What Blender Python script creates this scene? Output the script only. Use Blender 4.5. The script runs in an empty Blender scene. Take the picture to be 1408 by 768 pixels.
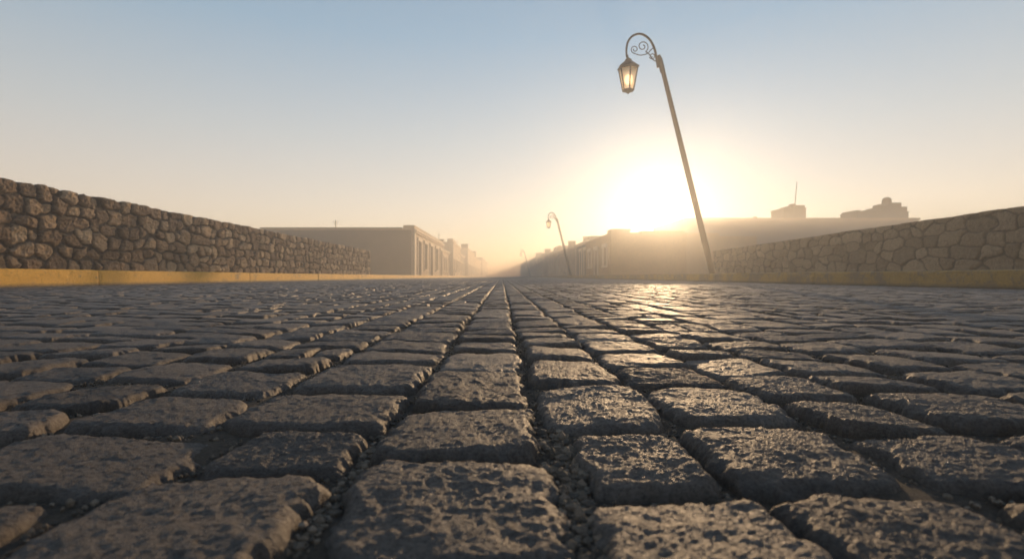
import bpy, bmesh, math, random
import numpy as np
from mathutils import Vector, Matrix
random.seed(7); RS=np.random.RandomState(11)
scn=bpy.context.scene
col=scn.collection
scn.view_settings.view_transform='Standard'; scn.view_settings.look='None'
scn.view_settings.exposure=0
H=0.14; F=704.0
SUN_AZ=math.radians(17.4); SUN_EL=math.radians(7.0)
SDIR=Vector((math.sin(SUN_AZ)*math.cos(SUN_EL),math.cos(SUN_AZ)*math.cos(SUN_EL),math.sin(SUN_EL)))

# ---------------------------------------------------------------- helpers
def mesh_np(name,verts,faces,mats=None,smooth=True,colors=None,matidx=None):
    """verts (n,3), faces list of arrays (m,k) or python list"""
    me=bpy.data.meshes.new(name)
    verts=np.asarray(verts,dtype=np.float32)
    if isinstance(faces,np.ndarray): faces=[faces]
    me.vertices.add(len(verts)); me.vertices.foreach_set('co',verts.ravel())
    tot=sum(f.size for f in faces); nf=sum(len(f) for f in faces)
    me.loops.add(tot); me.polygons.add(nf)
    li=np.concatenate([f.ravel() for f in faces]).astype(np.int32)
    cnt=np.concatenate([np.full(len(f),f.shape[1]) for f in faces])
    st=np.concatenate([[0],np.cumsum(cnt)[:-1]]).astype(np.int32)
    me.loops.foreach_set('vertex_index',li)
    me.polygons.foreach_set('loop_start',st)
    me.polygons.foreach_set('use_smooth',np.full(nf,smooth,dtype=bool))
    if matidx is not None: me.polygons.foreach_set('material_index',np.asarray(matidx,dtype=np.int32))
    if mats:
        for m in mats: me.materials.append(m)
    if colors is not None:
        a=me.color_attributes.new('tone','FLOAT_COLOR','POINT')
        c=np.ones((len(verts),4),dtype=np.float32); c[:,:3]=colors
        a.data.foreach_set('color',c.ravel())
    me.update(calc_edges=True); me.validate()
    ob=bpy.data.objects.new(name,me); col.objects.link(ob)
    return ob
def bm_obj(name,bm,mat,smooth=False):
    me=bpy.data.meshes.new(name); bm.normal_update(); bm.to_mesh(me); bm.free()
    if smooth:
        for p in me.polygons: p.use_smooth=True
    me.materials.append(mat)
    ob=bpy.data.objects.new(name,me); col.objects.link(ob); return ob
def add_box(bm,x0,x1,y0,y1,z0,z1):
    v=[bm.verts.new(p) for p in [(x0,y0,z0),(x1,y0,z0),(x1,y1,z0),(x0,y1,z0),(x0,y0,z1),(x1,y0,z1),(x1,y1,z1),(x0,y1,z1)]]
    for f in [(0,3,2,1),(4,5,6,7),(0,1,5,4),(1,2,6,5),(2,3,7,6),(3,0,4,7)]:
        bm.faces.new([v[i] for i in f])
def _h(ix,iy,s):
    n=(ix.astype(np.int64)*374761393+iy.astype(np.int64)*668265263+np.int64(s)*2147483)&0xFFFFFFFF
    n=((n^(n>>13))*1274126177)&0xFFFFFFFF
    n=(n^(n>>16))&0xFFFFFFFF
    return n/4294967295.0
def perlin(x,y,s=0):
    ix=np.floor(x);iy=np.floor(y);fx=x-ix;fy=y-iy
    u=fx*fx*fx*(fx*(fx*6-15)+10);v=fy*fy*fy*(fy*(fy*6-15)+10)
    def g(dx,dy):
        a=_h(ix+dx,iy+dy,s)*2*np.pi
        return np.cos(a)*(fx-dx)+np.sin(a)*(fy-dy)
    a=g(0,0);b=g(1,0);c=g(0,1);d=g(1,1)
    return (a*(1-u)+b*u)*(1-v)+(c*(1-u)+d*u)*v*1.0
def sst(x,a,b):
    t=np.clip((x-a)/(b-a),0,1); return t*t*(3-2*t)

# ---------------------------------------------------------------- materials
def new_mat(name):
    m=bpy.data.materials.new(name); m.use_nodes=True
    nt=m.node_tree; b=nt.nodes['Principled BSDF']; return m,nt,b
def noise(nt,vec,scale,detail=4,rough=.6,dist=0):
    n=nt.nodes.new('ShaderNodeTexNoise'); n.inputs['Scale'].default_value=scale
    n.inputs['Detail'].default_value=detail; n.inputs['Roughness'].default_value=rough
    n.inputs['Distortion'].default_value=dist
    nt.links.new(vec,n.inputs['Vector']); return n.outputs['Fac']
def ramp(nt,fac,stops):
    r=nt.nodes.new('ShaderNodeValToRGB'); e=r.color_ramp.elements
    while len(e)<len(stops): e.new(.5)
    for i,(p,c) in enumerate(stops):
        e[i].position=p; e[i].color=(c[0],c[1],c[2],1) if hasattr(c,'__len__') else (c,c,c,1)
    nt.links.new(fac,r.inputs['Fac']); return r.outputs['Color']
def mix(nt,a,b,fac,mode='MIX'):
    m=nt.nodes.new('ShaderNodeMix'); m.data_type='RGBA'; m.blend_type=mode
    for s,v in ((m.inputs[6],a),(m.inputs[7],b)):
        if isinstance(v,(tuple,list)): s.default_value=(v[0],v[1],v[2],1)
        else: nt.links.new(v,s)
    if isinstance(fac,(int,float)): m.inputs[0].default_value=fac
    else: nt.links.new(fac,m.inputs[0])
    return m.outputs[2]
def mathn(nt,op,a,b=None,c=None):
    m=nt.nodes.new('ShaderNodeMath'); m.operation=op
    for i,v in enumerate((a,b,c)):
        if v is None: continue
        if isinstance(v,(int,float)): m.inputs[i].default_value=v
        else: nt.links.new(v,m.inputs[i])
    return m.outputs[0]
def bump(nt,h,dist,strength=1,prev=None):
    b=nt.nodes.new('ShaderNodeBump'); b.inputs['Distance'].default_value=dist; b.inputs['Strength'].default_value=strength
    nt.links.new(h,b.inputs['Height'])
    if prev is not None: nt.links.new(prev,b.inputs['Normal'])
    return b.outputs['Normal']
def objvec(nt):
    return nt.nodes.new('ShaderNodeTexCoord').outputs['Object']
def attr(nt):
    a=nt.nodes.new('ShaderNodeAttribute'); a.attribute_name='tone'
    s=nt.nodes.new('ShaderNodeSeparateColor'); nt.links.new(a.outputs['Color'],s.inputs[0]); return s.outputs

def mat_cobble():
    m,nt,b=new_mat('cobble_stone'); v=objvec(nt); a=attr(nt)
    base=ramp(nt,a[0],[(0,(.085,.075,.073)),(.5,(.132,.116,.109)),(1,(.20,.172,.155))])
    n1=noise(nt,v,30,8,.75); n2=noise(nt,v,300,8,.82); n3=noise(nt,v,900,3,.7)
    c=mix(nt,base,(.28,.235,.20),ramp(nt,n1,[(.48,0),(.75,.45)]))
    c=mix(nt,c,(.040,.034,.031),ramp(nt,n2,[(.38,.75),(.54,0)]))
    c=mix(nt,c,(.40,.35,.30),ramp(nt,n3,[(.60,0),(.72,.55)]))
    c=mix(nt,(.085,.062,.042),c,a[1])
    nt.links.new(c,b.inputs['Base Color'])
    r=ramp(nt,n2,[(.35,.72),(.65,.47)]); nt.links.new(r,b.inputs['Roughness'])
    b.inputs['Specular IOR Level'].default_value=.62
    b.inputs['Specular Tint'].default_value=(1,.82,.62,1)
    nn=bump(nt,noise(nt,v,90,12,.86),.0050,.8); nn=bump(nt,n2,.0048,1,nn); nn=bump(nt,n3,.0020,1,nn)
    nt.links.new(nn,b.inputs['Normal']); return m
def mat_bed():
    m,nt,b=new_mat('joint_dirt'); v=objvec(nt)
    c=ramp(nt,noise(nt,v,160,10,.85),[(.32,(.045,.033,.023)),(.68,(.17,.122,.082))])
    nt.links.new(c,b.inputs['Base Color']); b.inputs['Roughness'].default_value=.95
    nt.links.new(bump(nt,noise(nt,v,300,8,.85),.010,1),b.inputs['Normal']); return m
def mat_pebble():
    m,nt,b=new_mat('gravel'); v=objvec(nt); a=attr(nt)
    c=ramp(nt,a[0],[(0,(.05,.037,.027)),(.6,(.125,.092,.064)),(1,(.23,.17,.12))])
    nt.links.new(c,b.inputs['Base Color']); b.inputs['Roughness'].default_value=.85
    nt.links.new(bump(nt,noise(nt,v,400,4),.002,.8),b.inputs['Normal']); return m
def mat_wall(name,cols,mortar,amt=.6):
    m,nt,b=new_mat(name); v=objvec(nt); a=attr(nt)
    base=ramp(nt,a[0],[(0,cols[0]),(.4,cols[1]),(.75,cols[2]),(1,cols[3])])
    n1=noise(nt,v,14,10,.8); n2=noise(nt,v,60,8,.82)
    c=mix(nt,base,ramp(nt,n1,[(.32,.4),(.68,1.4)]),amt,'MULTIPLY')
    c=mix(nt,c,(.07,.05,.034),ramp(nt,n2,[(.37,.8),(.5,0)]))
    mo=mix(nt,mortar,(mortar[0]*.5,mortar[1]*.5,mortar[2]*.5),n2)
    c=mix(nt,mo,c,a[1])
    nt.links.new(c,b.inputs['Base Color']); b.inputs['Roughness'].default_value=.88
    nn=bump(nt,n1,.06,.8); nn=bump(nt,n2,.022,1,nn); nt.links.new(nn,b.inputs['Normal']); return m
def mat_kerb(name,ya,yb,wear):
    m,nt,b=new_mat(name); v=objvec(nt)
    n1=noise(nt,v,2.2,7,.7); n2=noise(nt,v,22,8,.8); n3=noise(nt,v,90,5,.75)
    y=mix(nt,ya,yb,n1)
    c=mix(nt,y,(.22,.16,.10),ramp(nt,mathn(nt,'ADD',mathn(nt,'MULTIPLY',n1,.5),mathn(nt,'MULTIPLY',n2,.5)),[(wear,0),(wear+.07,.85)]))
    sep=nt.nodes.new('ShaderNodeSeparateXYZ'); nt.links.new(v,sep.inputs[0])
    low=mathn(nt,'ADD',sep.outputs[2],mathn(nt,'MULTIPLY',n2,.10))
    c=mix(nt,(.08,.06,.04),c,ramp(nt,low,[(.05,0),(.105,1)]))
    c=mix(nt,c,(.07,.05,.035),ramp(nt,n3,[(.33,.7),(.48,0)]))
    nt.links.new(c,b.inputs['Base Color']); b.inputs['Roughness'].default_value=.75
    nn=bump(nt,n2,.04,.8); nn=bump(nt,n3,.008,.8,nn); nt.links.new(nn,b.inputs['Normal']); return m
def mat_plain(name,c1,c2,scale=3,rough=.85,bd=.01,bs=.5,metal=0):
    m,nt,b=new_mat(name); v=objvec(nt)
    n1=noise(nt,v,scale,8,.7); n2=noise(nt,v,scale*9,6,.75)
    c=mix(nt,c1,c2,ramp(nt,n1,[(.32,0),(.68,1)]))
    c=mix(nt,c,(c1[0]*.55,c1[1]*.55,c1[2]*.55),ramp(nt,n2,[(.3,.55),(.5,0)]))
    nt.links.new(c,b.inputs['Base Color']); b.inputs['Roughness'].default_value=rough; b.inputs['Metallic'].default_value=metal
    nt.links.new(bump(nt,n2,bd,bs),b.inputs['Normal']); return m
M_COB=mat_cobble(); M_BED=mat_bed(); M_PEB=mat_pebble()
M_WL=mat_wall('dark_rubble_masonry',[(.20,.125,.07),(.33,.215,.125),(.47,.32,.19),(.62,.45,.28)],(.060,.038,.023),.5)
M_WR=mat_wall('tan_rubble_masonry',[(.34,.235,.135),(.42,.29,.17),(.48,.34,.20),(.55,.395,.24)],(.19,.132,.078),.5)
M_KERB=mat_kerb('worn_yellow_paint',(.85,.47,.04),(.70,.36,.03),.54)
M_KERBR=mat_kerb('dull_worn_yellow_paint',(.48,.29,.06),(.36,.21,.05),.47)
M_PAVE=mat_plain('pavement_concrete',(.17,.14,.11),(.24,.20,.155),4)
M_EARTH=mat_plain('dry_earth',(.14,.11,.08),(.2,.155,.11),.8,.95,.03)
M_ADOBE=mat_plain('brown_render',(.15,.092,.050),(.21,.13,.072),.7,.9,.02)
M_OCH=mat_plain('hazed_ochre_render',(.40,.23,.09),(.48,.29,.12),.7,.9,.02)  # ochre pushed brighter and more orange to stand in for golden haze
M_CREAM=mat_plain('pale_render',(.46,.32,.19),(.54,.39,.24),.7,.9,.02)
M_TUR=mat_plain('dark_brown_stone',(.045,.022,.009),(.07,.034,.014),1.5,.9,.02)
M_FORT=mat_plain('dark_ochre_render',(.24,.125,.045),(.30,.165,.06),.7,.9,.02)
M_TRIM=mat_plain('stone_trim',(.66,.50,.34),(.76,.60,.43),2,.85,.01)
M_DARK=mat_plain('old_wood',(.03,.02,.014),(.045,.03,.02),6,.7,.01)
M_GLS=mat_plain('dark_window_pane',(.02,.02,.022),(.03,.03,.032),2,.3,.001,.1)
M_IRON=mat_plain('dark_iron',(.030,.020,.013),(.05,.032,.019),8,.6,.002,.4,.3)
M_POLE=mat_plain('weathered_pole',(.060,.031,.014),(.085,.047,.022),5,.95,.004,.5,.0)

# ---------------------------------------------------------------- cobbled road
XL,XR=-46*H,40*H
cols_def=[ # xl,xr, explicit stones list (x0,x1,dnear,dfar)
 (-.74,.24,[(-.76,.23,.85,1.75),(-.76,.27,1.80,2.83),(-.75,.245,2.87,4.01),(-.73,.24,4.05,5.48),(-.73,.24,5.52,7.0)]),
 (.27,1.19,[(.34,1.12,.6,1.3),(.33,1.15,1.36,2.36),(.42,1.08,2.41,3.32),(.285,1.21,3.39,4.74),(.28,1.20,4.79,6.2)]),
 (1.22,2.16,[(1.16,2.13,.6,1.48),(1.17,2.14,1.53,2.39),(1.11,2.10,2.43,3.49),(1.22,2.20,3.55,4.78)]),
 (2.2,3.03,[(2.16,3.2,1.2,2.38),(2.12,3.0,2.43,3.28),(2.22,3.0,3.33,4.16)]),
 (-1.98,-.78,[(-1.9,-.79,.6,1.53),(-1.89,-.79,1.58,2.65),(-1.68,-.81,2.70,3.37),(-1.99,-.775,3.42,4.54),(-2.02,-.78,4.6,6.02)]),
 (-3.08,-2.02,[(-3.0,-1.94,1.3,2.35),(-2.98,-1.72,2.40,3.35),(-3.07,-2.03,3.40,4.43)]),
]
x=3.05
while x<XR/H-.3:
    w=random.uniform(.9,1.45); 
    if x+w>XR/H-.5: w=XR/H-x
    cols_def.append((x+.022,x+w-.022,[])); x+=w
x=-3.1
while x>XL/H+.3:
    w=random.uniform(.9,1.45)
    if x-w<XL/H+.5: w=x-XL/H
    cols_def.append((x-w+.022,x-.022,[])); x-=w
YFAR=62/H
stones=[]
for (a,b_,ex) in cols_def:
    stones+=[(s[0],s[1],s[2]+.012,s[3]-.012) for s in ex]
    y0s=ex[0][2]-.06 if ex else .3+random.random()*.6
    yn=y0s
    while yn>-2.0:
        l=random.uniform(.7,1.2); stones.append((a,b_,yn-l+.05,yn)); yn-=l
    y=ex[-1][3]+.06 if ex else y0s+.05
    while y<YFAR:
        l=random.uniform(.72,1.3)
        gp=.06+.07*min(1,max(0,(y-6)/20))
        x0=a+random.uniform(-.02,.03); x1=b_-random.uniform(-.02,.03)
        if random.random()<.07 and (b_-a)>1.0:
            m_=a+(b_-a)*random.uniform(.4,.6)
            stones.append((x0,m_-.025,y,y+l-gp)); stones.append((m_+.025,x1,y,y+l-gp-random.uniform(0,.08)))
        else:
            stones.append((x0,x1,y+random.uniform(0,.03),y+l-gp-random.uniform(0,.05)))
        y+=l
ST=np.array(stones)*H
cx=(ST[:,0]+ST[:,1])/2; cy=(ST[:,2]+ST[:,3])/2
dist=np.hypot(cx,cy)
incone=(np.abs(cx)<cy*1.05+.25)&(cy>0.0)
order=[(0,.85,84),(.85,1.7,44),(1.7,3.6,26),(3.6,8.5,14),(8.5,18,8),(18,80,5)]
lod=np.full(len(ST),7)
for a,b_,n in order: lod[(dist>=a)&(dist<b_)&incone]=n
lod[~incone]=9
lod[~incone&(dist>4)]=6
VV=[];FF=[];CC=[];off=0
rs=RS
nS=len(ST)
crn=rs.uniform(-1,1,(nS,4,2))*.0065
hgt=rs.uniform(-.0024,.0022,nS); tx=rs.uniform(-.024,.024,nS); ty=rs.uniform(-.022,.022,nS)
ton=np.clip(rs.normal(.45,.28,nS),0,1); ton2=rs.rand(nS); sd=rs.uniform(0,500,(nS,2))
pw=rs.uniform(4.5,10,nS)
for n in sorted(set(lod.tolist())):
    idx=np.where(lod==n)[0]
    if len(idx)==0: continue
    u=np.linspace(-1,1,n+1)
    au=np.abs(u); k=.78 if n>8 else .62
    rm=np.where(au<k,au/k*.86,.86+(1-.86)*((au-k)/(1-k)))*np.sign(u)
    if n<=8: rm=np.sign(u)*np.where(au<.99,np.minimum(au/(1-2.0/n+1e-6),1)*.90,1.0)
    S_,T_=np.meshgrid(rm,rm,indexing='ij')
    e=np.maximum(np.abs(S_),np.abs(T_)); 
    ang=np.arctan2(T_,S_)
    P=pw[idx][:,None,None]
    r=(np.abs(S_)[None]**P+np.abs(T_)[None]**P)**(1/P); r=np.where(r<1e-6,1,r)
    sc=np.where(e>0,e/r,1)
    s=S_[None]*sc; t=T_[None]*sc
    sdx=sd[idx][:,0][:,None,None]; sdy=sd[idx][:,1][:,None,None]
    ca_,sa_=np.cos(ang)[None],np.sin(ang)[None]
    wob=perlin(sdx+ca_*1.6,sdy+sa_*1.6,3)*.12+perlin(sdx+ca_*5,sdy+sa_*5,4)*.08
    if n>=20: wob=wob+perlin(sdx+ca_*13,sdy+sa_*13,14)*.035+perlin(sdx+ca_*30,sdy+sa_*30,15)*.016
    wf=1+wob*e[None]**2+.004
    s=s*wf; t=t*wf
    q=ST[idx]; c=crn[idx]
    fs=(s+1)/2; ft=(t+1)/2
    x0=q[:,0][:,None,None];x1=q[:,1][:,None,None];y0=q[:,2][:,None,None];y1=q[:,3][:,None,None]
    def cc(i,j): return c[:,i,j][:,None,None]
    X=x0+(x1-x0)*fs+ (cc(0,0)*(1-fs)*(1-ft)+cc(1,0)*fs*(1-ft)+cc(2,0)*fs*ft+cc(3,0)*(1-fs)*ft)
    Y=y0+(y1-y0)*ft+ (cc(0,1)*(1-fs)*(1-ft)+cc(1,1)*fs*(1-ft)+cc(2,1)*fs*ft+cc(3,1)*(1-fs)*ft)
    px=X+sdx; py=Y+sdy
    rel=perlin(px*8,py*8,5)*.0034+perlin(px*22,py*22,6)*.0022
    if n>=11:
        rd=1-np.abs(perlin(px*27,py*27,7))*2
        rel=rel+(rd-.6)*.0008+perlin(px*70,py*70,8)*.0012
    if n>=20:
        rd2=np.abs(perlin(px*90+perlin(px*40,py*40,18)*1.5,py*90,19))
        rel=rel+perlin(px*160,py*160,9)*.0010-(.25-rd2)*.0008
        tr=rel/.0020; fr=tr-np.floor(tr); rel=rel*.75+.25*(.0020*(np.floor(tr)+sst(fr,.3,.7)))
    if n>=40: rel=rel+perlin(px*330,py*330,10)*.0010+perlin(px*700,py*700,11)*.0007
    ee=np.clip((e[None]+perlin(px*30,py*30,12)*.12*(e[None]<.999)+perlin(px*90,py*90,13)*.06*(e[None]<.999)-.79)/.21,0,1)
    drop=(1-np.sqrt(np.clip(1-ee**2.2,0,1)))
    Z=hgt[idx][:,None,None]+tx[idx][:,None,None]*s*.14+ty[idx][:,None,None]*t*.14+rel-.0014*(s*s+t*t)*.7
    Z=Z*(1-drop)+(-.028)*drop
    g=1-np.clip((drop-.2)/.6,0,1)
    m=(n+1)*(n+1)
    V=np.stack([X,Y,Z],-1).reshape(-1,3)
    C=np.stack([np.broadcast_to(ton[idx][:,None,None],X.shape),np.broadcast_to(g,X.shape),np.broadcast_to(ton2[idx][:,None,None],X.shape)],-1).reshape(-1,3)
    ii,jj=np.meshgrid(np.arange(n),np.arange(n),indexing='ij')
    f0=(ii*(n+1)+jj).ravel()
    fc=np.stack([f0,f0+n+1,f0+n+2,f0+1],-1)
    fa=(fc[None]+ (np.arange(len(idx))*m)[:,None,None]).reshape(-1,4)+off
    VV.append(V);FF.append(fa);CC.append(C);off+=len(V)
nst=sum(len(f) for f in FF)
BEDZ=-.0120
by=np.concatenate([np.linspace(-.5,3,351),np.linspace(3.1,12,60),np.linspace(13,600,60)])
bx=np.linspace(XL,XR,301)
BX,BY=np.meshgrid(bx,by,indexing='ij')
def bedz(X,Y): return BEDZ+perlin(X*8,Y*8,21)*.006+perlin(X*25,Y*25,22)*.005
BZ=np.where(BY<4,bedz(BX,BY),BEDZ-.004+perlin(BX*8,BY*8,21)*.004*(BY<15))
BZ=BZ+np.where(BY>58,.012,0)
VV.append(np.stack([BX,BY,BZ],-1).reshape(-1,3))
CC.append(np.tile([[.5,1,.5]],(BX.size,1)))
ni,nj=BX.shape
ii,jj=np.meshgrid(np.arange(ni-1),np.arange(nj-1),indexing='ij'); f0=(ii*nj+jj).ravel()
fb=np.stack([f0,f0+nj,f0+nj+1,f0+1],-1)+off
mid=np.concatenate([np.zeros(nst),np.ones(len(fb))])
road=mesh_np('road',np.concatenate(VV),[np.concatenate(FF),fb],[M_COB,M_BED],True,np.concatenate(CC),mid)
road['kind']='structure'; road['label']='dark cobblestone road surface of rough hewn stones'

# gravel in joints
ico=bmesh.new(); bmesh.ops.create_icosphere(ico,subdivisions=1,radius=1)
iv=np.array([v.co[:] for v in ico.verts]); ifc=np.array([[v.index for v in f.verts] for f in ico.faces]); ico.free()
near=np.where((dist<3.2)&incone)[0]
P=[]
for i in near:
    q=ST[i]; n=int(110 if dist[i]<1.3 else 26)
    for k in range(n):
        sdn=random.choice('LRFB'); o=random.uniform(-.001,.008)
        if sdn=='L': p=(q[0]-o,random.uniform(q[2],q[3]))
        elif sdn=='R': p=(q[1]+o,random.uniform(q[2],q[3]))
        elif sdn=='F': p=(random.uniform(q[0],q[1]),q[3]+o)
        else: p=(random.uniform(q[0],q[1]),q[2]-o)
        P.append((p[0],p[1],random.choice([.0006,.0008,.0010,.0012,.0016,.002,.0026])*random.uniform(.8,1.3)))
for k in range(1300):
    P.append((random.uniform(.24,.44)*H,random.uniform(1.0,3.5)*H,random.choice([.0007,.0008,.001,.0015,.002,.003,.0040])*random.uniform(.8,1.3)))
    P.append((random.uniform(-.84,-.74)*H if k%2 else random.uniform(1.02,1.12)*H,random.uniform(1.0,3.5)*H,random.choice([.0008,.001,.0015,.002,.003])*random.uniform(.8,1.3)))
P=np.array(P); nP=len(P)
scl=rs.uniform(.6,1.35,(nP,1,3))*P[:,2][:,None,None]
jit=1+rs.uniform(-.25,.25,(nP,len(iv),1))
A=rs.uniform(0,6.28,nP); ca,sa=np.cos(A)[:,None],np.sin(A)[:,None]
pv=iv[None]*jit*scl
pv=np.stack([pv[...,0]*ca-pv[...,1]*sa,pv[...,0]*sa+pv[...,1]*ca,pv[...,2]],-1)
pv[...,0]+=P[:,0][:,None]; pv[...,1]+=P[:,1][:,None]
pv[...,2]+=(bedz(P[:,0],P[:,1])+P[:,2]*.3)[:,None]
pf=(ifc[None]+(np.arange(nP)*len(iv))[:,None,None]).reshape(-1,3)
pc=np.repeat(rs.rand(nP,1),len(iv),0)*np.ones((1,3))
gr=mesh_np('gravel',pv.reshape(-1,3),pf,[M_PEB],False,pc)
gr['kind']='stuff'; gr['label']='small loose gravel lying in the cobblestone joints'

# ---------------------------------------------------------------- ground, pavements, kerbs
def sheet(name,x0,x1,y0,y1,z,mat,label):
    bm=bmesh.new(); vs=[bm.verts.new(p) for p in [(x0,y0,z),(x1,y0,z),(x1,y1,z),(x0,y1,z)]]; bm.faces.new(vs)
    o=bm_obj(name,bm,mat); o['kind']='structure'; o['label']=label; return o
sheet('ground',-2500,2500,-300,4000,-.062,M_EARTH,'dry brown earth ground')
def slab(name,x0,x1,y0,y1,z0,z1,mat,label):
    bm=bmesh.new(); add_box(bm,x0,x1,y0,y1,z0,z1); o=bm_obj(name,bm,mat); o['kind']='structure'; o['label']=label; return o
slab('pavement',XR+.19,7.6,-2,400,-.06,.222,M_PAVE,'raised concrete pavement along the stone wall')
slab('pavement.001',-7.1,XL-.19,-2,400,-.06,.232,M_PAVE,'narrow raised concrete pavement')
def kerb(xf,sgn,height,name,joints,mat):
    V=[];Fc=[]
    prof=[(0.0,-.05),(0.0,.04),(0.0,height*.5),(.002,height-.035),(.008,height-.012),(.022,height-.002),(.06,height),(.12,height),(.17,height),(.17,-.05)]
    off=0
    for a,b_ in zip(joints[:-1],joints[1:]):
        L=b_-a; n=max(4,int(min(L,12)/.05)) if a<30 else 6
        yy=np.linspace(a+.008,b_-.008,n+1)
        dx=random.uniform(-.008,.008); dz=random.uniform(-.008,.006)
        pts=[]
        for j,y in enumerate(yy):
            endr=.014 if j in(0,n) else 0
            for k,(px,pz) in enumerate(prof):
                w=float(perlin(np.array([y*4.0+k*.35]),np.array([k*.6+xf]),31)[0])*.018+float(perlin(np.array([y*15.0]),np.array([k*.9+xf]),32)[0])*.010
                if a>30: w=0
                edge=1.0 if 2<k<7 else .5
                pts.append((xf+sgn*(px+dx*(px<.1)+abs(w)*edge+endr*(px<.1)),y,pz+(dz-abs(w)*.7*edge-endr*.6 if pz>.1 else 0)))
        K=len(prof)
        for j in range(n):
            for k in range(K-1):
                q=[off+j*K+k,off+(j+1)*K+k,off+(j+1)*K+k+1,off+j*K+k+1]
                Fc.append(q if sgn<0 else q[::-1])
        for base in (off,off+n*K):
            for k in range(1,(K//2)):
                Fc.append([base+k-1,base+k,base+K-1-k,base+K-k])
        V+=pts; off+=len(pts)
    o=mesh_np(name,np.array(V),np.array(Fc),[mat],False)
    o['kind']='structure'; return o
jl=[-2,.9,4.6,8.2,13.1,18,23,28,34,41,50,62,80,110,160,240,400]
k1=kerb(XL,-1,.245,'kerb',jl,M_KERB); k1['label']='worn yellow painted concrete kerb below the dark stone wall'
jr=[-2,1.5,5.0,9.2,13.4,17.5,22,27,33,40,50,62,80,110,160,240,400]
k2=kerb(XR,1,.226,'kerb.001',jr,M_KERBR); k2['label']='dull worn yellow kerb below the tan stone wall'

# ---------------------------------------------------------------- rubble walls
def rubble(name,xf,sgn,y0,y1,z0,ztop,thick,mat,cell,bulge,du,dv,seed,label,gap=.05,rough=1.0,wv=.45,pm=4.0,corner=.97,smooth=False,rot=.35):
    U=[y0]
    while U[-1]<y1: U.append(U[-1]+du*max(1,U[-1]/9))
    U=np.array(U); U[-1]=y1
    Hm=max(ztop(y0),ztop(y1))-z0
    nv=int(Hm/dv); nt_=int(thick/dv/1.5)
    vf=np.concatenate([np.linspace(0,1,nv+1),1+np.linspace(0,1,nt_+1)[1:]])
    UU,W=np.meshgrid(U,vf,indexing='ij')
    zt=np.vectorize(ztop)(UU)+perlin(UU*1.3,UU*0+seed,40)*.012+perlin(UU*5,UU*0+seed,41)*.008
    Hh=zt-z0
    isf=W<=1
    S=np.where(isf,W*Hh,Hh+(W-1)*thick)
    cu,cv=cell
    a=(UU+perlin(UU*1.6,S*1.6,seed+1)*.14+perlin(UU*6,S*6,seed+21)*.035+perlin(UU*17,S*17,seed+23)*.012)/cu; b_=(S+perlin(UU*1.6+9,S*1.6,seed+2)*.06+perlin(UU*6,S*6,seed+22)*.028+perlin(UU*17,S*17,seed+24)*.012)/cv
    F1=np.full(a.shape,9.);F2=np.full(a.shape,9.);ID=np.zeros(a.shape)
    ia=np.floor(a);ib=np.floor(b_)
    for di in (-2,-1,0,1,2):
        for dj in (-1,0,1):
            gx=ia+di;gy=ib+dj
            ox=gx+.5+(_h(gx,gy,seed+3)-.5)*.75+ (gy%2)*.5-.25; oy=gy+.5+(_h(gx,gy,seed+4)-.5)*.40
            wgt=_h(gx,gy,seed+7)*wv*.8
            asp=.68+.7*_h(gx,gy,seed+6)
            th=(_h(gx,gy,seed+11)-.5)*rot
            dx_=(a-ox)*np.cos(th)+(b_-oy)*np.sin(th); dy_=-(a-ox)*np.sin(th)+(b_-oy)*np.cos(th)
            d=((np.abs(dx_)*asp)**pm+(np.abs(dy_)/asp**.5)**pm)**(1/pm)+wgt
            new=d<F1
            F2=np.where(new,F1,np.minimum(F2,d)); ID=np.where(new,_h(gx,gy,seed+5),ID); F1=np.where(new,d,F1)
    ed=F2-F1+perlin(UU*13,S*13,seed+30)*.05
    ed=np.minimum(ed,(corner-F1)*1.1+.0)
    mask=sst(ed,gap*.8,gap*1.5)
    bul=sst(ed,gap*.6,gap*2.4)**.6*bulge*(.5+1.0*((ID*7.3)%1))
    disp=bul+(perlin(UU*9,S*9,seed+8)*.020+perlin(UU*24,S*24,seed+9)*.017*(mask+.3)+perlin(UU*50,S*50,seed+12)*.008)*rough
    disp=disp+(perlin(UU*3+ID*50,S*3,seed+10))*.05*mask*rough
    cor=np.clip((S-Hh+.03)/.06,0,1)
    nx=np.cos(cor*np.pi/2); nz=np.sin(cor*np.pi/2)*.35
    X=np.where(isf,0,(W-1)*thick)
    z=np.where(isf,z0+S,zt)
    Xw=xf+sgn*(X-disp*nx); Zw=z+disp*nz
    V=np.stack([Xw,UU,Zw],-1).reshape(-1,3)
    C=np.stack([ID,mask,(ID*3.7)%1],-1).reshape(-1,3)
    nu,nw=UU.shape
    ii,jj=np.meshgrid(np.arange(nu-1),np.arange(nw-1),indexing='ij'); f0=(ii*nw+jj).ravel()
    f=np.stack([f0,f0+nw,f0+nw+1,f0+1],-1)
    if sgn>0: f=f[:,::-1]
    xb=xf+sgn*thick; xi=xf+sgn*.01
    z1a=ztop(y0)-.02; z1b=ztop(y1)-.02
    o=len(V)
    cv_=np.array([(xi,y0+.01,z0),(xb,y0+.01,z0),(xb,y1+.0,z0),(xi,y1+.0,z0),(xi,y0+.01,z1a),(xb,y0+.01,z1a),(xb,y1+.0,z1b),(xi,y1+.0,z1b)])
    cf=np.array([(0,3,2,1),(4,5,6,7),(0,1,5,4),(1,2,6,5),(2,3,7,6),(3,0,4,7)])+o
    V=np.concatenate([V,cv_]); C=np.concatenate([C,np.tile([[.4,.6,.3]],(8,1))])
    ob=mesh_np(name,V,[f,cf],[mat],smooth,C)
    ob['label']=label; ob['category']='wall'; return ob
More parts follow.
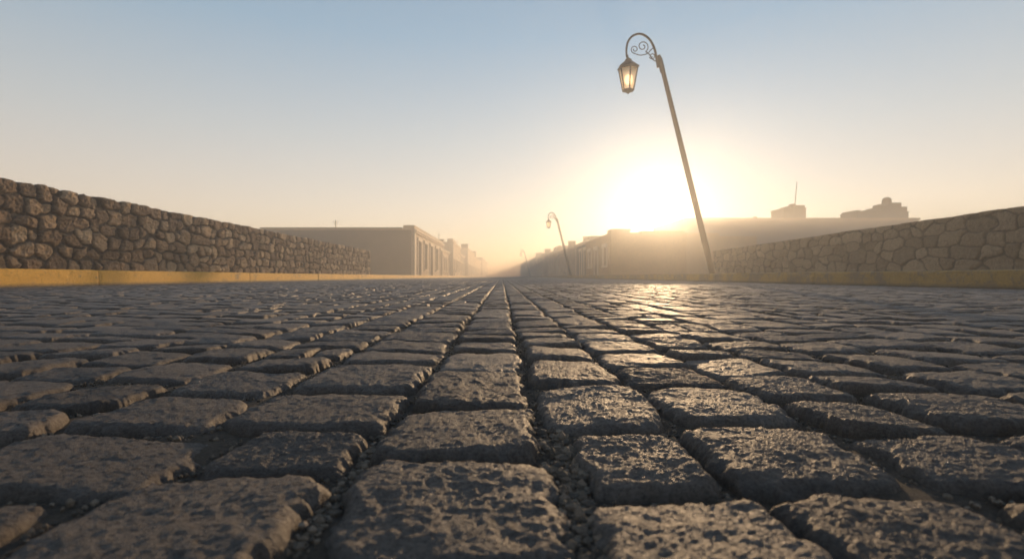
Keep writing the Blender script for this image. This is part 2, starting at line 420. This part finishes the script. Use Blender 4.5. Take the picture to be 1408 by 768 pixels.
rubble('stone_wall',XL-.21,-1,-1.5,25.8,.2,lambda y:1.43,.42,M_WL,(.30,.21),.055,.013,.012,50,'dark brown rubble stone wall behind the yellow kerb',.12)
rubble('stone_wall.001',7.0,1,-1.5,16.9,.2,lambda y:1.08-.10*max(0,min(1,(y-6.8)/10)),.42,M_WR,(.36,.20),.020,.016,.014,90,'low tan rubble stone wall with flush mortar',.08,.6,.4,3.4)

# ---------------------------------------------------------------- buildings
def facade_building(name,side,xface,depth,y0,y1,h,mat,openings,label,category='house',cornice=True,trim=M_TRIM,z0=-.06,extras=None):
    root=bpy.data.objects.new(name,None); root.empty_display_size=.5; col.objects.link(root)
    root.location=(xface+side*depth/2,(y0+y1)/2,z0)
    root['label']=label; root['category']=category
    def put(o):
        o.parent=root; o.matrix_parent_inverse=Matrix.Translation(root.location).inverted(); return o
    def bx(bm,xa,xb,*r):
        p,q=xface+side*xa,xface+side*xb
        add_box(bm,min(p,q),max(p,q),*r)
    bm=bmesh.new()
    T=.25
    bx(bm,T,depth,y0,y1,z0,h)
    ops=sorted(openings); cur=y0
    for (ya,yb,za,zb,k) in ops:
        bx(bm,0,T,cur,ya,z0,h); 
        bx(bm,0,T,ya,yb,zb,h)
        if za>z0+.05: bx(bm,0,T,ya,yb,z0,za)
        cur=yb
    bx(bm,0,T,cur,y1,z0,h)
    put(bm_obj('wall',bm,mat))
    for (ya,yb,za,zb,k) in ops:
        bm=bmesh.new(); bx(bm,.16,.22,ya+.002,yb-.002,max(za,z0)+.002,zb-.002)
        p=put(bm_obj('door' if k=='door' else 'window',bm,M_DARK if k=='door' else M_GLS))
        bm=bmesh.new(); w=.24
        bx(bm,-.08,.0-.002,ya-w,ya-.001,za,zb); bx(bm,-.08,-.002,yb+.001,yb+w,za,zb); bx(bm,-.12,-.002,ya-w-.05,yb+w+.05,zb+.001,zb+.26)
        if k!='door': bx(bm,-.14,-.002,ya-w,yb+w,za-.12,za-.001)
        f=bm_obj('frame',bm,trim); f.parent=p
        bm=bmesh.new(); nb=4
        if k!='door':
            for i in range(1,nb):
                yy=ya+(yb-ya)*i/nb; bx(bm,.10,.13,yy-.015,yy+.015,za+.003,zb-.003)
            g=bm_obj('grille',bm,M_IRON); g.parent=p
        else: 
            bx(bm,.13,.16-.001,(ya+yb)/2-.02,(ya+yb)/2+.02,za+.003,zb-.003)
            g=bm_obj('door_bar',bm,M_DARK); g.parent=p
    if cornice:
        bm=bmesh.new()
        bx(bm,-.12,-.002,y0-.12,y1,h-.34,h-.20); bx(bm,-.22,-.002,y0-.2,y1,h-.198,h-.08)
        bx(bm,-.05,-.002,y0-.05,y0+.45,z0,h-.342); bx(bm,-.05,-.002,y1-.45,y1-.003,z0,h-.342)
        put(bm_obj('cornice',bm,trim))
    if extras: extras(root,put)
    return root
def rnd_open(y0,y1,h,seed,n=None):
    r=random.Random(seed); out=[]; y=y0+1.2
    while y<y1-1.8:
        if r.random()<.4: out.append((y,y+1.1,0.0,min(2.7,h-.9),'door')); y+=1.1
        else: out.append((y,y+1.1,.9,min(2.6,h-.9),'window')); y+=1.1
        y+=r.uniform(1.3,2.4)
    return out
def antenna(put,x,y,z,hh,tilt=0):
    bm=bmesh.new(); 
    add_box(bm,x-.03,x+.03,y-.03,y+.03,z-.02,z+hh)
    add_box(bm,x-.25,x+.25,y-.012,y+.012,z+hh*.8,z+hh*.8+.03); add_box(bm,x-.16,x+.16,y-.012,y+.012,z+hh*.6,z+hh*.6+.03)
    put(bm_obj('antenna',bm,M_IRON))
def chimney(put,x,y,z,w,hh,mat=None):
    bm=bmesh.new(); add_box(bm,x-w/2,x+w/2,y-w/2,y+w/2,z-.02,z+hh); add_box(bm,x-w/2-.06,x+w/2+.06,y-w/2-.06,y+w/2+.06,z+hh+.001,z+hh+.1)
    put(bm_obj('chimney',bm,mat or M_ADOBE))
def parapet(put,x0,x1,y0,y1,z,hh,mat):
    bm=bmesh.new(); add_box(bm,x0,x1,y0,y1,z+.002,z+hh); put(bm_obj('parapet',bm,mat))
def exL1(root,put):
    antenna(put,-13.5,41.6,3.98,.75)
    bm=bmesh.new(); add_box(bm,-7.9,-7.004,41.003,60.9,3.98,4.26); put(bm_obj('parapet',bm,M_CREAM))
    bm=bmesh.new(); add_box(bm,-19.35,-7.96,40.94,41.15,3.981,4.07); put(bm_obj('coping',bm,M_ADOBE))
    bm=bmesh.new(); add_box(bm,-19.32,-7.24,40.93,40.995,-.06,3.86); put(bm_obj('side_wall',bm,M_ADOBE))
facade_building('long_house',-1,-7.0,12.3,41,61,3.98,M_CREAM,[(42.6,44.2,0.0,3.1,'door'),(46.1,47.7,.8,3.1,'window'),(49.8,51.6,0.0,3.1,'door'),(54.0,55.8,.8,3.1,'window'),(58,59.6,0,3.1,'door')],'long flat-roofed brown rendered house with pale door surrounds',extras=exL1)
def exL2(root,put): chimney(put,-8.0,66,3.7,1.0,1.1); antenna(put,-8.6,70,3.7,2.6)
specL=[(62.5,74,3.7,-7.6,M_OCH,exL2,'ochre flat-roofed house with a rooftop chimney'),
 (74.5,88,5.2,-7.1,M_CREAM,lambda r,p:parapet(p,-8,-7.2,75,81,5.2,.5,M_CREAM),'pale flat-roofed house in the mist'),
 (89,104,4.3,-7.6,M_ADOBE,lambda r,p:(chimney(p,-8.6,94,4.3,1.0,1.5),antenna(p,-8.6,100,4.3,3)),'brown flat-roofed house with a chimney in the mist'),
 (105,130,6.0,-7.0,M_CREAM,lambda r,p:chimney(p,-8,110,6.0,1.4,1.0),'tall pale flat-roofed house in the mist'),
 (131,180,5.4,-7.4,M_OCH,lambda r,p:chimney(p,-8.4,150,5.4,1.6,2.0),'ochre house in the mist'),
 (182,250,7.0,-7.0,M_ADOBE,None,'brown house in the thick mist')]
for i,(a,b_,h,xf,m,ex,lb) in enumerate(specL):
    facade_building('house',-1,xf,11,a,b_,h,m,rnd_open(a,b_,h,i),lb,extras=ex)
def exR1(root,put):
    parapet(put,7.25,8.0,33.85,35.2,3.05,.24,M_OCH); parapet(put,9.3,12.1,33.9,38,3.05,.12,M_OCH)
    chimney(put,8.7,36,3.05,.5,.3,M_OCH)
specR=[(33.8,44,7.2,5.0,3.05,M_OCH,exR1,'low ochre flat-roofed house backlit by the rising sun'),
 (46,54,7.8,9,3.5,M_ADOBE,lambda r,p:(parapet(p,7.9,9.2,46.1,49,3.5,.3,M_ADOBE),chimney(p,8.6,52,3.5,.6,.6)),'low brown flat-roofed house in golden mist'),
 (57,68,7.3,9,3.3,M_CREAM,lambda r,p:chimney(p,8.2,60,3.3,.8,.9),'low pale flat-roofed house in golden mist'),
 (72,86,7.8,10,4.0,M_OCH,lambda r,p:parapet(p,7.9,10,72.2,78,4.0,.5,M_OCH),'ochre flat-roofed house in the mist'),
 (90,108,7.3,10,3.9,M_CREAM,lambda r,p:(chimney(p,8.4,94,3.9,1.0,1.2),chimney(p,8.4,104,3.9,1.0,.9)),'pale house with chimneys in the mist'),
 (114,140,7.6,10,4.6,M_ADOBE,lambda r,p:chimney(p,8.6,120,4.6,1.2,1.0),'brown house in the thick mist'),
 (150,200,7.3,10,4.8,M_OCH,None,'ochre house dissolving in the thick mist')]
for i,(a,b_,xf,dp,h,m,ex,lb) in enumerate(specR):
    facade_building('house',1,xf,dp,a,b_,h,m,rnd_open(a,b_,h,i+40),lb,extras=ex,cornice=(i>0))
facade_building('house',1,12.4,7.5,40,52,3.3,M_OCH,rnd_open(40,52,3.3,77),'low plain ochre house beside the long building',extras=lambda r,p:parapet(p,14.5,17,40.1,43,3.3,.25,M_OCH),cornice=False)
D=60.0
def PX(px): return (px-690)/F*D
def PZ(py): return (380-py)/F*D+H
root=bpy.data.objects.new('fortified_building',None); col.objects.link(root); root.location=(PX(1100),D+6,-.06)
root['label']='long low flat-roofed ochre building with small domed roof turrets'; root['category']='building'
def put(o):
    o.parent=root; o.matrix_parent_inverse=Matrix.Translation(root.location).inverted(); return o
bm=bmesh.new(); add_box(bm,PX(940),PX(1263),D,D+12,-.06,PZ(300)); put(bm_obj('wall',bm,M_FORT))
bm=bmesh.new(); add_box(bm,PX(940)-.1,PX(1263)+.1,D-.15,D-.003,PZ(302.5),PZ(299.6)); put(bm_obj('cornice',bm,M_FORT))
def dome(bm,cx,cy,z,r,hh):
    seg=20;rings=8; prev=None
    for k in range(rings+1):
        a=k/rings*math.pi/2; rr=r*math.cos(a); zz=z+hh*math.sin(a)
        ring=[bm.verts.new((cx+rr*math.cos(t*2*math.pi/seg),cy+rr*math.sin(t*2*math.pi/seg),zz)) for t in range(seg)] if k<rings else [bm.verts.new((cx,cy,z+hh))]
        if prev:
            for t in range(seg):
                if len(ring)>1: bm.faces.new([prev[t],prev[(t+1)%seg],ring[(t+1)%seg],ring[t]])
                else: bm.faces.new([prev[t],prev[(t+1)%seg],ring[0]])
        prev=ring
def turret(x0,x1,ytop,domes,steps=()):
    bm=bmesh.new(); y0=D+.4
    add_box(bm,PX(x0),PX(x1),y0,y0+3,PZ(300)-.02,PZ(ytop))
    add_box(bm,PX(x0)-.06,PX(x1)+.06,y0-.06,y0+3.06,PZ(ytop)+.001,PZ(ytop)+.08)
    for (a,b_,t0,t1) in steps: add_box(bm,PX(a),PX(b_),y0+.2,y0+2.8,PZ(t0),PZ(t1))
    t=put(bm_obj('turret',bm,M_TUR))
    for (c,w,zb,zt) in domes:
        bm=bmesh.new(); r=w/F*D/2; hh=PZ(zt)-PZ(zb)
        cx_,cy_=PX(c),y0+1.5
        bmesh.ops.create_cone(bm,cap_ends=True,segments=16,radius1=r,radius2=r*.96,depth=hh*.55,matrix=Matrix.Translation((cx_,cy_,PZ(zb)+hh*.27)))
        dome(bm,cx_,cy_,PZ(zb)+hh*.54,r*.94,hh*.46)
        d=bm_obj('dome',bm,M_TUR); d.parent=t
turret(1081,1111,286.0,[(1102,10,281,277)],[(1093,1111,285.6,281)])
turret(1182,1253,291,[(1236,12,277.5,267.5)],[(1217,1253,290.7,283),(1182,1188,290.7,288),(1195,1201,290.7,288),(1207,1212,290.7,288),(1227,1245,283,277.5)])
bm=bmesh.new(); add_box(bm,PX(1043),PX(1047),D+1,D+1.4,PZ(300),PZ(296)); put(bm_obj('chimney',bm,M_FORT))
bm=bmesh.new(); bmesh.ops.create_cone(bm,cap_ends=True,segments=6,radius1=.06,radius2=.035,depth=4.2,matrix=Matrix.Translation((PX(1095),D+.2,PZ(274)))@Matrix.Rotation(math.radians(5),4,'Y')); put(bm_obj('antenna',bm,M_IRON))

# ---------------------------------------------------------------- street lamps
LS=14.6/F
def LP(px,py,y=0): return Vector(((px-980)*LS,y,(373-py)*LS))
def catmull(pts,n=8):
    out=[]; P=[pts[0]]+list(pts)+[pts[-1]]
    for i in range(1,len(P)-2):
        for k in range(n):
            t=k/n; a,b_,c,d=P[i-1],P[i],P[i+1],P[i+2]
            out.append(.5*((2*b_)+(-a+c)*t+(2*a-5*b_+4*c-d)*t*t+(-a+3*b_-3*c+d)*t**3))
    out.append(P[-2]); return out
THK=1.0
def tube(bm,path,radii,seg=10,cap=True):
    prev=None; n=len(path)
    for i,p in enumerate(path):
        t=(path[min(i+1,n-1)]-path[max(i-1,0)]).normalized()
        s=Vector((0,1,0)); u=t.cross(s)
        if u.length<1e-4: u=Vector((1,0,0))
        u.normalize(); s=u.cross(t).normalized()
        r=(radii if isinstance(radii,(int,float)) else radii[i])*THK
        ring=[bm.verts.new(p+(u*math.cos(a)+s*math.sin(a))*r) for a in [2*math.pi*k/seg for k in range(seg)]]
        if prev:
            for k in range(seg): bm.faces.new([prev[k],prev[(k+1)%seg],ring[(k+1)%seg],ring[k]])
        elif cap: bm.faces.new(ring[::-1])
        prev=ring
    if cap: bm.faces.new(prev)
m,nt,b=new_mat('lamp_glass'); b.inputs['Base Color'].default_value=(1,.82,.6,1); b.inputs['Roughness'].default_value=.35
b.inputs['Transmission Weight'].default_value=.75; b.inputs['Emission Color'].default_value=(1,.66,.36,1); b.inputs['Emission Strength'].default_value=.12
gn=noise(nt,objvec(nt),6,3); nt.links.new(ramp(nt,gn,[(.3,.25),(.7,.5)]),b.inputs['Roughness'])
M_LG=m
m,nt,b=new_mat('lamp_bulb'); b.inputs['Base Color'].default_value=(1,.8,.5,1); b.inputs['Emission Color'].default_value=(1,.74,.42,1); b.inputs['Emission Strength'].default_value=2.6
M_BULB=m
def build_lamp():
    root=bpy.data.objects.new('street_lamp',None); col.objects.link(root)
    parts=[]
    def P_(o,parent=None): o.parent=parent or root; parts.append(o); return o
    bm=bmesh.new()
    b0=LP(980,373); b1=LP(908.6,82)
    path=[b0.lerp(b1,t) for t in (0,.006,.008,.5,.97,1)]
    tube(bm,path,[.100,.100,.088,.074,.060,.060],16)
    P_(bm_obj('pole',bm,M_POLE,True))
    bm=bmesh.new(); tube(bm,[LP(911.6,96),LP(907.8,80),LP(906.2,73)],[.073,.073,.040],14)
    P_(bm_obj('collar',bm,M_IRON))
    bm=bmesh.new()
    arm=catmull([LP(*p) for p in [(905,90),(903,78),(900,64),(893,51),(882,44),(871,46),(864,54),(861.5,65),(862,76)]],8)
    tube(bm,arm,[.037-.010*i/len(arm) for i in range(len(arm))],10)
    a=P_(bm_obj('arm',bm,M_IRON,True))
    bm=bmesh.new()
    def spiral(cx,cy,r0,r1,a0,turns,n=40):
        return [LP(cx+(r0+(r1-r0)*k/n)*math.cos(a0+turns*2*math.pi*k/n),cy-(r0+(r1-r0)*k/n)*math.sin(a0+turns*2*math.pi*k/n)) for k in range(n+1)]
    tube(bm,spiral(884,61,8,1.8,math.radians(-60),1.4),.014,8)
    tube(bm,spiral(873,65,5.5,1.5,math.radians(-100),-1.3),.013,8)
    tube(bm,catmull([LP(*p) for p in [(888.0,68),(893,72),(898,79),(904,82)]],6),.016,8)
    tube(bm,catmull([LP(*p) for p in [(872,70.4),(880,73),(890,71),(895,66),(900,62)]],6),.014,8)
    tube(bm,spiral(897,74,4.5,1.2,math.radians(200),1.3,26),.013,8)
    s=P_(bm_obj('scroll',bm,M_IRON,True),a)
    c0=LP(864,78)
    lan=bmesh.new(); tube(lan,[c0+Vector((-.03,0,.10)),c0+Vector((-.02,0,.0))],[.035,.035],8)
    def ring(bm,z,r,seg=6): return [bm.verts.new(c0+Vector((r*math.cos(2*math.pi*(k+.5)/seg)+.0,r*math.sin(2*math.pi*(k+.5)/seg),-z))) for k in range(seg)]
    prev=None
    for z,r in [(-.03,.03),(-.0,.06),(.03,.10),(.06,.10),(.09,.13),(.16,.22),(.245,.315),(.262,.325),(.275,.30)]:
        rg=ring(lan,z,r)
        if prev: [lan.faces.new([prev[k],rg[k],rg[(k+1)%6],prev[(k+1)%6]]) for k in range(6)]
        else: lan.faces.new(rg)
        prev=rg
    L=P_(bm_obj('lantern',lan,M_IRON))
    fr=bmesh.new()
    rt,rb,zt,zb=.275,.155,.275,.90
    for k in range(6):
        an=2*math.pi*(k+.5)/6
        p=c0+Vector((rt*math.cos(an),rt*math.sin(an),-zt)); q=c0+Vector((rb*math.cos(an),rb*math.sin(an),-zb))
        tube(fr,[p,q],.020,6)
    for z,r,tk in [(zt+.01,rt,.024),(zb,rb,.024)]:
        pts=[c0+Vector((r*math.cos(2*math.pi*(k+.5)/6),r*math.sin(2*math.pi*(k+.5)/6),-z)) for k in range(6)]
        for k in range(6): tube(fr,[pts[k],pts[(k+1)%6]],tk,6)
    tube(fr,[c0+Vector((0,0,-zb)),c0+Vector((0,0,-zb-.03)),c0+Vector((0,0,-zb-.06)),c0+Vector((0,0,-zb-.10))],[.15,.11,.05,.02],10)
    P_(bm_obj('frame',fr,M_IRON),L)
    gl=bmesh.new(); a1=ring(gl,zt+.01,rt-.012); a2=ring(gl,zb-.01,rb-.012)
    for k in range(6): gl.faces.new([a1[k],a2[k],a2[(k+1)%6],a1[(k+1)%6]])
    P_(bm_obj('glass',gl,M_LG),L)
    bu=bmesh.new(); bmesh.ops.create_uvsphere(bu,u_segments=14,v_segments=10,radius=.085,matrix=Matrix.Translation(c0+Vector((0,0,-.60)))@Matrix.Diagonal((1,1,1.7,1)))
    P_(bm_obj('bulb',bu,M_BULB,True),L)
    return root,parts
lamp,lparts=build_lamp()
lamp.location=(6.01,14.6,.222)
lamp['label']='tall leaning street lamp with scrolled arm and lit lantern'; lamp['category']='street lamp'; lamp['group']='leaning street lamps along the pavement'
THK=1.7
lamp2,l2parts=build_lamp(); THK=1.0
lamp2.location=(6.0,44.5,.222); lamp2.scale=(.80,)*3
lamp2['label']='leaning street lamp with curved arm standing in golden mist'; lamp2['category']='street lamp'; lamp2['group']=lamp['group']
def copy_lamp(src,parts,loc,sc,label):
    r=src.copy(); col.objects.link(r); mp={src:r}
    for p in parts:
        q=p.copy(); col.objects.link(q); mp[p]=q
    for p in parts: mp[p].parent=mp[p.parent]
    r.location=loc; r.scale=(sc,)*3; r['label']=label; return r
copy_lamp(lamp2,l2parts,(6.0,108,.222),.82,'small distant leaning street lamp in thick mist')

# ---------------------------------------------------------------- misty air
bm=bmesh.new(); add_box(bm,-400,400,-80,900,-.4,5.6)
m=bpy.data.materials.new('misty_air'); m.use_nodes=True; nt=m.node_tree; nt.nodes.clear()
out=nt.nodes.new('ShaderNodeOutputMaterial'); vs=nt.nodes.new('ShaderNodeVolumeScatter')
vs.inputs['Color'].default_value=(1,1,1,1); vs.inputs['Density'].default_value=.0085; vs.inputs['Anisotropy'].default_value=.35
v2=nt.nodes.new('ShaderNodeVolumeScatter')
v2.inputs['Color'].default_value=(1,1,1,1); v2.inputs['Density'].default_value=.0011; v2.inputs['Anisotropy'].default_value=.88
va=nt.nodes.new('ShaderNodeVolumeAbsorption'); va.inputs['Color'].default_value=(1,.80,.50,1); va.inputs['Density'].default_value=.0065
ad=nt.nodes.new('ShaderNodeAddShader'); nt.links.new(vs.outputs[0],ad.inputs[0]); nt.links.new(v2.outputs[0],ad.inputs[1])
ad2=nt.nodes.new('ShaderNodeAddShader'); nt.links.new(ad.outputs[0],ad2.inputs[0]); nt.links.new(va.outputs[0],ad2.inputs[1])
nt.links.new(ad2.outputs[0],out.inputs['Volume'])
air=bm_obj('atmosphere',bm,m); air['kind']='structure'; air['label']='hazy golden morning air, a low layer of mist'  # box of added mist around the camera; the world shader draws the backdrop

# ---------------------------------------------------------------- world
w=bpy.data.worlds.new('World'); scn.world=w; w.use_nodes=True; nt=w.node_tree; nt.nodes.clear()
out=nt.nodes.new('ShaderNodeOutputWorld')
atmosphere=nt.nodes.new('ShaderNodeTexSky'); atmosphere.sky_type='NISHITA'; atmosphere.sun_disc=False
atmosphere.sun_elevation=SUN_EL; atmosphere.sun_rotation=SUN_AZ; atmosphere.air_density=1.0; atmosphere.dust_density=.1; atmosphere.ozone_density=2.0
bg=nt.nodes.new('ShaderNodeBackground'); bg.inputs['Strength'].default_value=.05; nt.links.new(atmosphere.outputs[0],bg.inputs[0])
tc=nt.nodes.new('ShaderNodeTexCoord')
dt=nt.nodes.new('ShaderNodeVectorMath'); dt.operation='DOT_PRODUCT'; nt.links.new(tc.outputs['Generated'],dt.inputs[0]); dt.inputs[1].default_value=SDIR
d=mathn(nt,'MAXIMUM',dt.outputs['Value'],0.0)
def glow(pw_,st,c):
    g=mathn(nt,'MULTIPLY',mathn(nt,'POWER',d,pw_),st)
    b_=nt.nodes.new('ShaderNodeBackground'); b_.inputs[0].default_value=(*c,1); nt.links.new(g,b_.inputs[1]); return b_.outputs[0]
sp=nt.nodes.new('ShaderNodeSeparateXYZ'); nt.links.new(tc.outputs['Generated'],sp.inputs[0])
hz=ramp(nt,sp.outputs[2],[(0,(.73,.56,.43)),(.12,(.68,.56,.47)),(.25,(.49,.485,.47)),(.42,(.27,.37,.46)),(.8,(.10,.18,.30))])
hb=nt.nodes.new('ShaderNodeBackground'); nt.links.new(hz,hb.inputs[0]); hb.inputs[1].default_value=1.0
acc=nt.nodes.new('ShaderNodeAddShader'); nt.links.new(bg.outputs[0],acc.inputs[0]); nt.links.new(hb.outputs[0],acc.inputs[1]); acc=acc.outputs[0]
for args in [(2500,8,(1,.95,.85)),(500,.4,(1,.92,.78)),(30,.04,(1,.85,.68))]:
    ad=nt.nodes.new('ShaderNodeAddShader'); nt.links.new(acc,ad.inputs[0]); nt.links.new(glow(*args),ad.inputs[1]); acc=ad.outputs[0]
nt.links.new(acc,out.inputs['Surface'])

sl=bpy.data.lights.new('sun','SUN'); sl.energy=5.0; sl.angle=math.radians(.55); sl.color=(1,.72,.44)
so=bpy.data.objects.new('sun',sl); col.objects.link(so); so.rotation_euler=SDIR.to_track_quat('Z','Y').to_euler(); so.location=(20,60,12)

cam=bpy.data.cameras.new('camera'); co=bpy.data.objects.new('camera',cam); col.objects.link(co); scn.camera=co
co.location=(0,0,H); co.rotation_euler=(math.radians(90),0,0)
cam.lens=18; cam.sensor_width=36; cam.shift_x=14/1408; cam.shift_y=-4/1408
cam.clip_start=.02; cam.clip_end=6000
cam.dof.use_dof=True; cam.dof.focus_distance=1.0; cam.dof.aperture_fstop=8
print('stones',nS,'verts',off)
